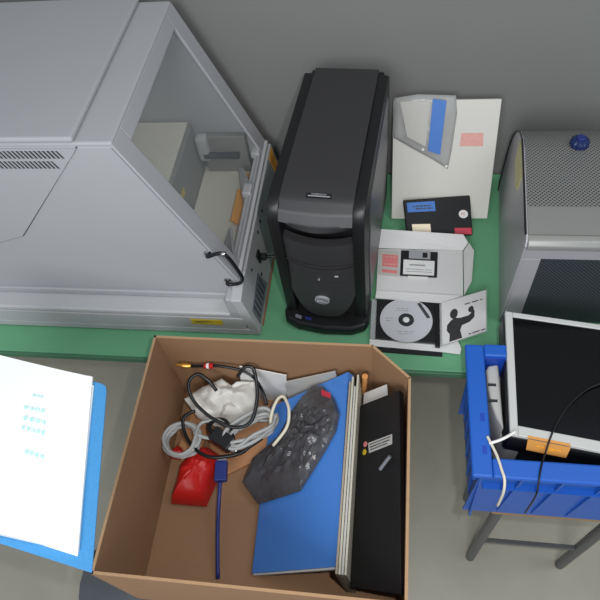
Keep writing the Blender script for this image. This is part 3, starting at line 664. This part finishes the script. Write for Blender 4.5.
# cables by the monitor
tag(MB().tube([(0.62, 0.545, 0.869), (0.50, 0.557, 0.868), (0.44, 0.565, 0.868), (0.385, 0.548, 0.868), (0.345, 0.515, 0.868), (0.315, 0.476, 0.868), (0.298, 0.443, 0.867), (0.287, 0.415, 0.862), (0.277, 0.39, 0.864), (0.27, 0.362, 0.861), (0.268, 0.346, 0.84), (0.268, 0.342, 0.75)], 0.0017, 8).build('thin_black_cable', 'cable_black', None, smooth=True, loc=(0.4, 0.5, 0.866)), 'thin black cable looping across the dark monitor screen', 'cable')
tag(MB().tube([(0.192, 0.427, 0.8628), (0.204, 0.430, 0.866), (0.218, 0.436, 0.869), (0.230, 0.444, 0.868), (0.238, 0.450, 0.867)], 0.0028, 8).build('white_cable', 'cable_white', None, smooth=True, loc=(0.22, 0.45, 0.863)), 'white cable end lying over the lower left corner of the monitor', 'cable')
tag(MB().tube([(0.190, 0.440, 0.8626), (0.196, 0.425, 0.8626), (0.204, 0.405, 0.8626), (0.210, 0.38, 0.8626), (0.214, 0.363, 0.860), (0.214, 0.347, 0.84), (0.214, 0.342, 0.78)], 0.0026, 8).build('tan_cable', 'cable_cream', None, smooth=True, loc=(0.21, 0.4, 0.86)), 'tan cable running down beside the monitor over the crate front', 'cable')

# ------------------------------------------------------------------ cardboard box on a stool
stool(-0.42, 0.0, 0.2, 0.56, 0.598, 'wooden stool on steel legs carrying the cardboard box')
bx = thing('cardboard_box', 'open brown cardboard box of cables and folders in front of the green table', 'box', (-0.22, 0.38, 0.60))
zb, zt = 0.60, 0.86
P = [(-0.480, 0.150), (-0.486, 0.622), (-0.022, 0.622), (0.054, 0.552), (0.050, 0.150)]
def wall(a, b2, name, th=0.005, z1=zt):
    a = Vector((*a, 0)); b2 = Vector((*b2, 0)); d = (b2-a).normalized(); n = Vector((d.y, -d.x, 0))
    o = MB().extrude([a+Vector((0, 0, zb)), b2+Vector((0, 0, zb)), b2+Vector((0, 0, z1)), a+Vector((0, 0, z1))], n*th).build(name, 'cardboard', bx)
    e = MB().extrude([a+Vector((0, 0, z1)), b2+Vector((0, 0, z1)), b2+n*th+Vector((0, 0, z1)), a+n*th+Vector((0, 0, z1))], (0, 0, 0.0015)).build('corrugated_edge', 'cardboard_edge', o)
    return o
for i in range(5): wall(P[i], P[(i+1) % 5], 'wall')
MB().prism(P, zb-0.002, zb+0.004).build('bottom', 'cardboard', bx)
ZB = zb+0.0042

# things in the box ------------------------------------------------------------
tag(MB().extrude([(-0.338, 0.606, ZB), (-0.314, 0.606, 0.768), (-0.213, 0.606, 0.735), (-0.228, 0.606, ZB)], (0, 0.003, 0)).build('white_card', 'white_paper', None, loc=(-0.28, 0.60, ZB)), 'blank white card standing at the back of the cardboard box', 'card')
tag(MB().extrude([(-0.222, 0.598, ZB), (-0.219, 0.603, 0.708), (-0.102, 0.605, 0.768), (-0.09, 0.603, ZB)], (0, 0.003, 0)).build('grey_sheet', 'grey_paper', None, loc=(-0.16, 0.60, ZB)), 'pale grey sheet standing behind the dark plastic bag in the box', 'paper')
tag(MB().prism([(-0.40, 0.50), (-0.36, 0.40), (-0.25, 0.47), (-0.24, 0.575), (-0.33, 0.59)], ZB, ZB+0.012).build('cardboard_insert', 'cardboard_orange', None, 0.002, loc=(-0.32, 0.5, ZB)), 'orange-brown cardboard insert under the cables in the box', 'insert')
tag(MB().prism([(-0.452, 0.56), (-0.470, 0.45), (-0.42, 0.42), (-0.405, 0.50), (-0.415, 0.575)], ZB, ZB+0.01).build('cardboard_scrap', 'cardboard_orange', None, 0.002, loc=(-0.44, 0.5, ZB)), 'small brown cardboard scrap inside the grey cable coil', 'scrap')
# red packet
tag(MB().pillow([(-0.424, 0.465), (-0.391, 0.472), (-0.348, 0.449), (-0.354, 0.412), (-0.371, 0.34), (-0.451, 0.34), (-0.447, 0.419)], ZB+0.014, 0.052, 0.008, 40, seed=3).build('red_packet', 'red', None, smooth=0.5, loc=(-0.4, 0.42, ZB)), 'crumpled bright red packet under the cables in the cardboard box', 'packet')
tag(MB().pillow([(-0.485, 0.455), (-0.466, 0.475), (-0.448, 0.46), (-0.455, 0.44), (-0.478, 0.442)], ZB+0.010, 0.012, 0.004, 60, seed=8, per=3, rings=4).build('red_scrap', 'red', None, smooth=0.5, loc=(-0.465, 0.455, ZB+0.01)), 'small red scrap inside the left coil of grey cable', 'scrap')
# white pouch
tag(MB().pillow([(-0.453, 0.56), (-0.41, 0.586), (-0.366, 0.604), (-0.342, 0.592), (-0.328, 0.600), (-0.286, 0.602), (-0.28, 0.574), (-0.28, 0.545), (-0.305, 0.532), (-0.341, 0.508), (-0.376, 0.51), (-0.417, 0.524)], 0.655, 0.018, 0.020, 22, seed=1, rings=10, tilt=lambda p: 0.579*(p.y-0.51), bottom=ZB+0.013).build('white_pouch', 'white_bag', None, smooth=0.35, loc=(-0.38, 0.56, ZB+0.012)), 'crumpled white pouch in the back left of the cardboard box', 'pouch')
# grey cables
def coil(cx, cy, z, r, turns, name, label, m, rad=0.0036, sq=0.9, seed=1, tail=None):
    rnd = random.Random(seed); pts = []
    for k in range(turns*10+1):
        an = 2*math.pi*k/10; rr = r*(0.86+0.14*rnd.random())
        pts.append((cx+rr*math.cos(an)+0.003*math.sin(an*0.3), cy+rr*sq*math.sin(an), z+0.010*(k/10.0)*0.35+0.004*rnd.random()))
    if tail: pts += tail
    return tag(MB().tube(pts, rad, 8, 4).build(name, m, None, smooth=True, loc=(cx, cy, z)), label, 'cable')
coil(-0.436, 0.462, 0.672, 0.040, 6, 'grey_cable', 'grey cable wound in a round coil at the left of the cardboard box', 'cable_grey', 0.0042, 1.0, 1,
     [(-0.40, 0.50, 0.69), (-0.36, 0.512, 0.69), (-0.335, 0.50, 0.69), (-0.34, 0.475, 0.69), (-0.38, 0.468, 0.69), (-0.41, 0.478, 0.692)])
def bundle(name, label, p, q, wdt, n, z, seed, m, rad=0.0042):
    rnd = random.Random(seed); p = Vector((*p, 0)); q = Vector((*q, 0)); d = (q-p); L = d.length; d.normalize(); s = Vector((-d.y, d.x, 0)); c = (p+q)/2; pts = []
    for k in range(n*8+1):
        an = 2*math.pi*k/8; r = 0.80+0.25*rnd.random(); ww = wdt*(0.35+0.75*rnd.random())
        v = c+d*math.cos(an)*L/2*r+s*math.sin(an)*ww; pts.append((v.x, v.y, z+0.016*rnd.random()+0.004*k/8))
    return tag(MB().tube(pts, rad, 8, 4).build(name, m, None, smooth=True, loc=(c.x, c.y, z)), label, 'cable')
bundle('grey_cable', 'pale grey cable bundled in long loops beside the dark bag in the box', (-0.34, 0.455), (-0.232, 0.53), 0.033, 7, 0.668, 4, 'cable_grey')
tag(MB().tube([(-0.242, 0.505, 0.69), (-0.239, 0.52, 0.71), (-0.234, 0.538, 0.72), (-0.227, 0.556, 0.722), (-0.217, 0.563, 0.72), (-0.207, 0.55, 0.722), (-0.199, 0.527, 0.722), (-0.202, 0.495, 0.71), (-0.23, 0.46, 0.69)], 0.0036, 8).build('cream_cable', 'cable_cream', None, smooth=True, loc=(-0.22, 0.53, 0.69)), 'cream cable arching up in a loop over the blue binder', 'cable')
# black audio lead with gold plug
al = thing('audio_lead', 'black audio cable with gold plug and red ring looped over the white pouch', 'cable', (-0.35, 0.55, 0.69))
A = [(-0.429, 0.606, 0.76), (-0.393, 0.605, 0.766), (-0.357, 0.604, 0.771), (-0.313, 0.6, 0.765), (-0.283, 0.59, 0.753), (-0.266, 0.575, 0.722), (-0.254, 0.55, 0.70)]
Bc = [(-0.365, 0.561, 0.735), (-0.382, 0.576, 0.752), (-0.406, 0.586, 0.762), (-0.424, 0.574, 0.755), (-0.425, 0.555, 0.744), (-0.409, 0.531, 0.731), (-0.378, 0.509, 0.718), (-0.346, 0.496, 0.711), (-0.323, 0.49, 0.707), (-0.294, 0.493, 0.709), (-0.277, 0.509, 0.718), (-0.27, 0.543, 0.738), (-0.272, 0.571, 0.754), (-0.28, 0.599, 0.77), (-0.289, 0.604, 0.775), (-0.302, 0.602, 0.773), (-0.317, 0.588, 0.757)]
Cc = [(-0.415, 0.525, 0.700), (-0.426, 0.519, 0.701), (-0.439, 0.505, 0.698), (-0.433, 0.480, 0.692), (-0.414, 0.453, 0.69), (-0.387, 0.433, 0.69), (-0.359, 0.425, 0.69), (-0.325, 0.430, 0.69), (-0.296, 0.440, 0.69), (-0.281, 0.454, 0.69), (-0.256, 0.475, 0.69)]
MB().tube(A, 0.0036, 8).build('lead', 'cable_black', al, smooth=True)
MB().tube(Bc, 0.0040, 8).build('lead', 'cable_black', al, smooth=True)
MB().tube(Cc, 0.0040, 8).build('lead', 'cable_black', al, smooth=True)
pd = Vector((-1, 0.02, 0.08)).normalized()
MB().lathe([(0.0045, 0), (0.0065, 0.004), (0.0065, 0.02), (0.004, 0.022), (0.0038, 0.03), (0.0015, 0.037)], (-0.427, 0.606, 0.7595), pd, 14).build('gold_plug', 'gold', al, smooth=0.6)
MB().lathe([(0.0045, 0), (0.0062, 0.002), (0.0062, 0.020), (0.0045, 0.022)], (-0.373, 0.6045, 0.769), (-1, 0.02, -0.12), 14).build('red_ring', 'red', al, smooth=0.6)
MB().lathe([(0.0065, 0), (0.0065, 0.006)], (-0.382, 0.6047, 0.768), (-1, 0.02, -0.12), 14).build('white_band', 'white_paper', al)
# dark connector cluster
dk = thing('black_adapter', 'black plug adapter tangled between the grey cables and the red packet', 'adapter', (-0.34, 0.465, 0.65))
MB().box(-0.027, 0.027, -0.016, 0.016, -0.014, 0.014, Matrix.Translation((-0.343, 0.466, 0.690)) @ Matrix.Rotation(-0.5, 4, 'Z')).build('body', 'black', dk, 0.003)
MB().tube([(-0.365, 0.478, 0.69), (-0.378, 0.492, 0.69), (-0.372, 0.51, 0.688), (-0.35, 0.512, 0.69), (-0.335, 0.50, 0.69), (-0.32, 0.47, 0.69)], 0.005, 8).build('lead', 'cable_black', dk, smooth=True)
MB().box(-0.012, 0.012, -0.008, 0.008, -0.006, 0.006, Matrix.Translation((-0.306, 0.452, 0.69)) @ Matrix.Rotation(0.8, 4, 'Z')).build('plug_tip', 'chrome', dk, 0.001)
bcn = thing('blue_connector', 'dark blue cable connector at the lower edge of the red packet', 'connector', (-0.345, 0.41, 0.65))
MB().box(-0.013, 0.013, -0.022, 0.022, -0.008, 0.008, Matrix.Translation((-0.338, 0.402, 0.672)) @ Matrix.Rotation(0.12, 4, 'Z')).build('shell', 'connector_blue', bcn, 0.002)
MB().box(-0.010, 0.010, 0.022, 0.032, -0.005, 0.005, Matrix.Translation((-0.338, 0.402, 0.672)) @ Matrix.Rotation(0.12, 4, 'Z')).build('contact_face', 'silver', bcn, 0.001)
MB().tube([(-0.336, 0.38, 0.672), (-0.333, 0.34, 0.665), (-0.33, 0.28, 0.64), (-0.32, 0.2, 0.614)], 0.0042, 8).build('lead', 'connector_blue', bcn, smooth=True)
# blue binder, leaning
bd = thing('blue_binder', 'bright blue binder slanting across the cardboard box beside the folders', 'binder', (-0.16, 0.43, ZB))
BQ = [(-0.260, 0.580, 0.622), (-0.077, 0.605, 0.768), (-0.074, 0.215, 0.768), (-0.250, 0.215, 0.622)]
MB().slab(BQ, 0.003).build('cover', 'binder_blue', bd)
low = [tuple(Vector(p)+Vector((0.012, 0, -0.0145))) for p in BQ]
MB().slab([tuple(Vector(p)+Vector((0.003, -0.003, -0.004))) for p in BQ], 0.009).build('pages', 'white_paper', bd)
MB().slab(low, 0.003).build('cover', 'binder_blue', bd)
MB().extrude([Vector(BQ[1]), Vector(BQ[2]), Vector(low[2])+Vector((0, 0, -0.002)), Vector(low[1])+Vector((0, 0, -0.002))], (0.0025, 0, 0.002)).build('spine', 'binder_blue', bd)
# dark crinkled bag on the binder
bt = lambda p: max(0.0, (p.x+0.25)*0.797)
tag(MB().pillow([(-0.176, 0.584), (-0.156, 0.597), (-0.131, 0.589), (-0.101, 0.55), (-0.086, 0.509), (-0.091, 0.472), (-0.109, 0.439), (-0.132, 0.402), (-0.158, 0.363), (-0.255, 0.350), (-0.297, 0.395), (-0.283, 0.45), (-0.234, 0.486), (-0.206, 0.545)], 0.634, 0.030, 0.013, 38, seed=6, rings=14, tilt=bt).build('dark_plastic_bag', 'dark_bag', None, smooth=0.45, loc=(-0.19, 0.45, 0.64)), 'crumpled dark grey plastic bag lying on the blue binder', 'bag')
rt = thing('red_tag', 'small red tag showing on the upper right of the dark plastic bag', 'tag', (-0.125, 0.54, 0.76))
MB().slab([(-0.1268, 0.5534, 0.785), (-0.1055, 0.537, 0.804), (-0.1045, 0.525, 0.804), (-0.1253, 0.540, 0.786)], 0.001).build('tag', 'red_sticker', rt)
# folders standing on edge
for i, (dx, ty, m, lbl) in enumerate(((0.0, 0.575, 'folder_tan', 'tan paper folder standing on edge against the blue binder'), (0.0052, 0.585, 'folder_cream', 'cream folder standing on edge second from the blue binder'),
                                      (0.0105, 0.565, 'grey_paper', 'grey-white folder standing on edge between the cream folders'), (0.0158, 0.59, 'folder_cream', 'cream folder standing on edge nearest the black notebook'))):
    xa = -0.0708+dx
    tag(MB().extrude([(xa+0.012, 0.20, ZB), (xa+0.012, ty, ZB), (xa+0.001, ty, 0.785+0.004*(i % 2)), (xa-0.001, 0.20, 0.785)], (0.0042, 0, 0)).build('paper_folder', m, None, 0.0006, loc=(xa, 0.4, ZB)), lbl, 'folder', 'folders standing on edge in the box')
tag(MB().tube([(-0.044, 0.596, ZB+0.006), (-0.041, 0.597, 0.70), (-0.038, 0.598, 0.768)], 0.0065, 12, 2).build('orange_tube', 'orange_tube', None, smooth=0.8, loc=(-0.04, 0.597, ZB)), 'short orange-brown tube in the back right corner of the box', 'tube')
tag(MB().slab([(-0.040, 0.580, 0.722), (0.008, 0.578, 0.775), (0.018, 0.42, 0.782), (-0.040, 0.42, 0.718)], 0.002).build('white_paper', 'white_paper', None, loc=(-0.02, 0.5, 0.74)), 'white paper sticking out above the top edge of the black notebook', 'paper')
nb = thing('black_notebook', 'black hard-cover notebook with a white label in the right of the cardboard box', 'notebook', (0.0, 0.4, ZB))
NQ = [(-0.046, 0.545, 0.735), (0.032, 0.537, 0.832), (0.040, 0.17, 0.832), (-0.046, 0.19, 0.732)]
MB().slab(NQ, 0.004).build('cover', 'black', nb, 0.001)
nn = Vector((0.78, 0, -0.626))
MB().slab([tuple(Vector(p)+nn*0.0045) for p in [bil(NQ, .02, .01), bil(NQ, .95, .01), bil(NQ, .95, .99), bil(NQ, .02, .99)]], 0.006).build('pages', 'ink', nb)
MB().extrude([Vector(NQ[1]), Vector(NQ[2]), Vector(NQ[2])+Vector((0.006, 0, -0.012)), Vector(NQ[1])+Vector((0.009, 0, -0.014))], (0.001, 0, 0.003)).build('spine', 'black_gloss', nb, 0.001)
LQ = [(-0.024, 0.452, 0.7637), (0.0215, 0.456, 0.820), (0.0215, 0.433, 0.820), (-0.021, 0.430, 0.7667)]
LQ = [Vector(p) for p in ((-0.0255, 0.4525, 0.7607), (0.0206, 0.4512, 0.8181), (0.021, 0.4311, 0.8184), (-0.0225, 0.4306, 0.7642))]
MB().slab(LQ, 0.0005).build('label', 'grey_paper', nb)
print_lines('label_print', LQ, [(0.18, 0.26, 0.06, 0.94), (0.45, 0.55, 0.06, 0.9), (0.72, 0.80, 0.06, 0.8)], 'ink', nb, 0.0005, 2, words=False)
for c0, m in ((Vector((-0.0305, 0.452, 0.7545)), 'red_print'), (Vector((-0.0315, 0.4359, 0.7531)), 'yellow_sticker')):
    c0 = c0; a1 = (Vector(NQ[1])-Vector(NQ[0])).normalized(); a2 = Vector((0, 1, 0)); a3 = a1.cross(a2)
    MB().extrude([c0+a3*0.0002+a1*0.006*math.cos(k*math.pi/8)+a2*0.006*math.sin(k*math.pi/8) for k in range(16)], a3*0.0005).build('dot_sticker', m, nb)
tag(MB().tube([(0.0001, 0.3862, 0.802), (0.0107, 0.3977, 0.8155), (0.0178, 0.4046, 0.8245)], 0.0035, 8, 1).build('pen', 'device_grey', None, smooth=0.6, loc=(0.015, 0.4, 0.82)), 'short grey pen lying on the black notebook below its label', 'pen')

# ------------------------------------------------------------------ white document in a blue sleeve, close to the camera
pe = thing('document_stand', 'slim grey stand holding up the blue folder at the lower left', 'stand', (-0.72, 0.26, 0))
MB().lathe([(0.17, 0), (0.17, 0.012), (0.04, 0.03), (0.018, 0.05), (0.018, 0.955)], (-0.72, 0.26, 0), (0, 0, 1), 28).build('column', 'steel', pe, smooth=0.5)
MB().box(-0.82, -0.62, 0.18, 0.34, 0.955, 0.985).build('plate', 'grey_dark', pe, 0.004)
dcx = thing('document_folder', 'bright white document in a translucent blue sleeve at the lower left, nearest the viewer', 'document', (-0.66, 0.3, 0.985))
e1 = Vector((0.97, -0.17, 0)).normalized(); e2 = Vector((-0.22, 0.976, 0))           # along the top edge, up the sheet
TR = Vector((-0.4895, 0.441, 0.986)); BR = TR-e2*0.315
TL = TR-e1*0.36; BL = BR-e1*0.36
rc_ = [TR-e2*0.010, TR-e2*0.003-e1*0.003, TR-e1*0.010]
MB().extrude([BL, BR]+rc_+[TL], (0, 0, 0.003)).build('sleeve', 'sleeve_blue', dcx, 0.0008)
def page(s, r):
    top = Vector((-0.5175, 0.4515, 0))-e1*0.30*(1-s); bot = top-e2*0.30+Vector((0.004*s, 0, 0)); p = bot.lerp(top, r)
    k = 1-s
    return Vector((p.x, p.y-0.013*math.sin(min(1, k*1.15)*math.pi/2), 0.9965+0.035*math.sin(min(1, k*1.15)*math.pi/2)**1.3))
def below(s, r):
    p = page(s, r); return Vector((p.x, p.y, 0.9919))
b = MB(); nu, nv = 24, 10
top = [page(i/nu, j/nv) for j in range(nv+1) for i in range(nu+1)]; bot = [below(i/nu, j/nv) for j in range(nv+1) for i in range(nu+1)]
N = nu+1; k0 = len(top)
fs = [(j*N+i, j*N+i+1, (j+1)*N+i+1, (j+1)*N+i) for j in range(nv) for i in range(nu)]
fs += [tuple(q+k0 for q in f[::-1]) for f in fs]
ed = [(i, i+1) for i in range(nu)]+[(j*N+nu, (j+1)*N+nu) for j in range(nv)]+[(nv*N+i+1, nv*N+i) for i in range(nu)]+[((j+1)*N, j*N) for j in range(nv)]
b.add(top+bot, fs+[(q, p, p+k0, q+k0) for p, q in ed]); pg = b.build('pages', 'page', dcx, smooth=0.7)
us = [Vector((-0.5125, 0.437, 0.9893)), Vector((-0.5125, 0.437, 0))-e2*0.29]; us[1].z = 0.9893
MB().extrude([us[0], us[1], us[1]-e1*0.2, us[0]-e1*0.2], (0, 0, 0.0025)).build('under_sheet', 'page', dcx)
# pale printing on the page
b = MB(); rnd = random.Random(12)
for (xa, ya2, xb, yb2, hh, n_) in ((-0.606, 0.401, -0.585, 0.400, 0.006, 3), (-0.613, 0.377, -0.572, 0.374, 0.007, 4), (-0.606, 0.358, -0.564, 0.354, 0.009, 4), (-0.602, 0.341, -0.560, 0.336, 0.009, 5), (-0.582, 0.301, -0.546, 0.295, 0.009, 4)):
    for k in range(n_):
        f = (k+0.1)/n_; g2 = (k+0.82)/n_
        for piece in range(3):
            u0 = f+(g2-f)*piece/3; u1 = f+(g2-f)*(piece+rnd.uniform(0.5, 0.95))/3; dz = rnd.uniform(0, 0.45)*hh
            q = [(xa+(xb-xa)*u0, ya2+(yb2-ya2)*u0+hh/2-dz*0.5), (xa+(xb-xa)*u1, ya2+(yb2-ya2)*u1+hh/2-dz*0.5), (xa+(xb-xa)*u1+0.002, ya2+(yb2-ya2)*u1-hh/2+dz*0.3), (xa+(xb-xa)*u0+0.002, ya2+(yb2-ya2)*u0-hh/2+dz*0.3)]
            # drape on the page surface
            pts = []
            for x, y in q:
                best = min(top, key=lambda p: (p.x-x)**2+(p.y-y)**2); pts.append(Vector((x, y, best.z+0.0012)))
            zt2 = max(p.z for p in pts)
            b.extrude([Vector((p.x, p.y, zt2)) for p in pts], (0, 0, 0.0004))
pq = b.build('page_print', 'ink_pale', pg); pq['kind'] = 'stuff'
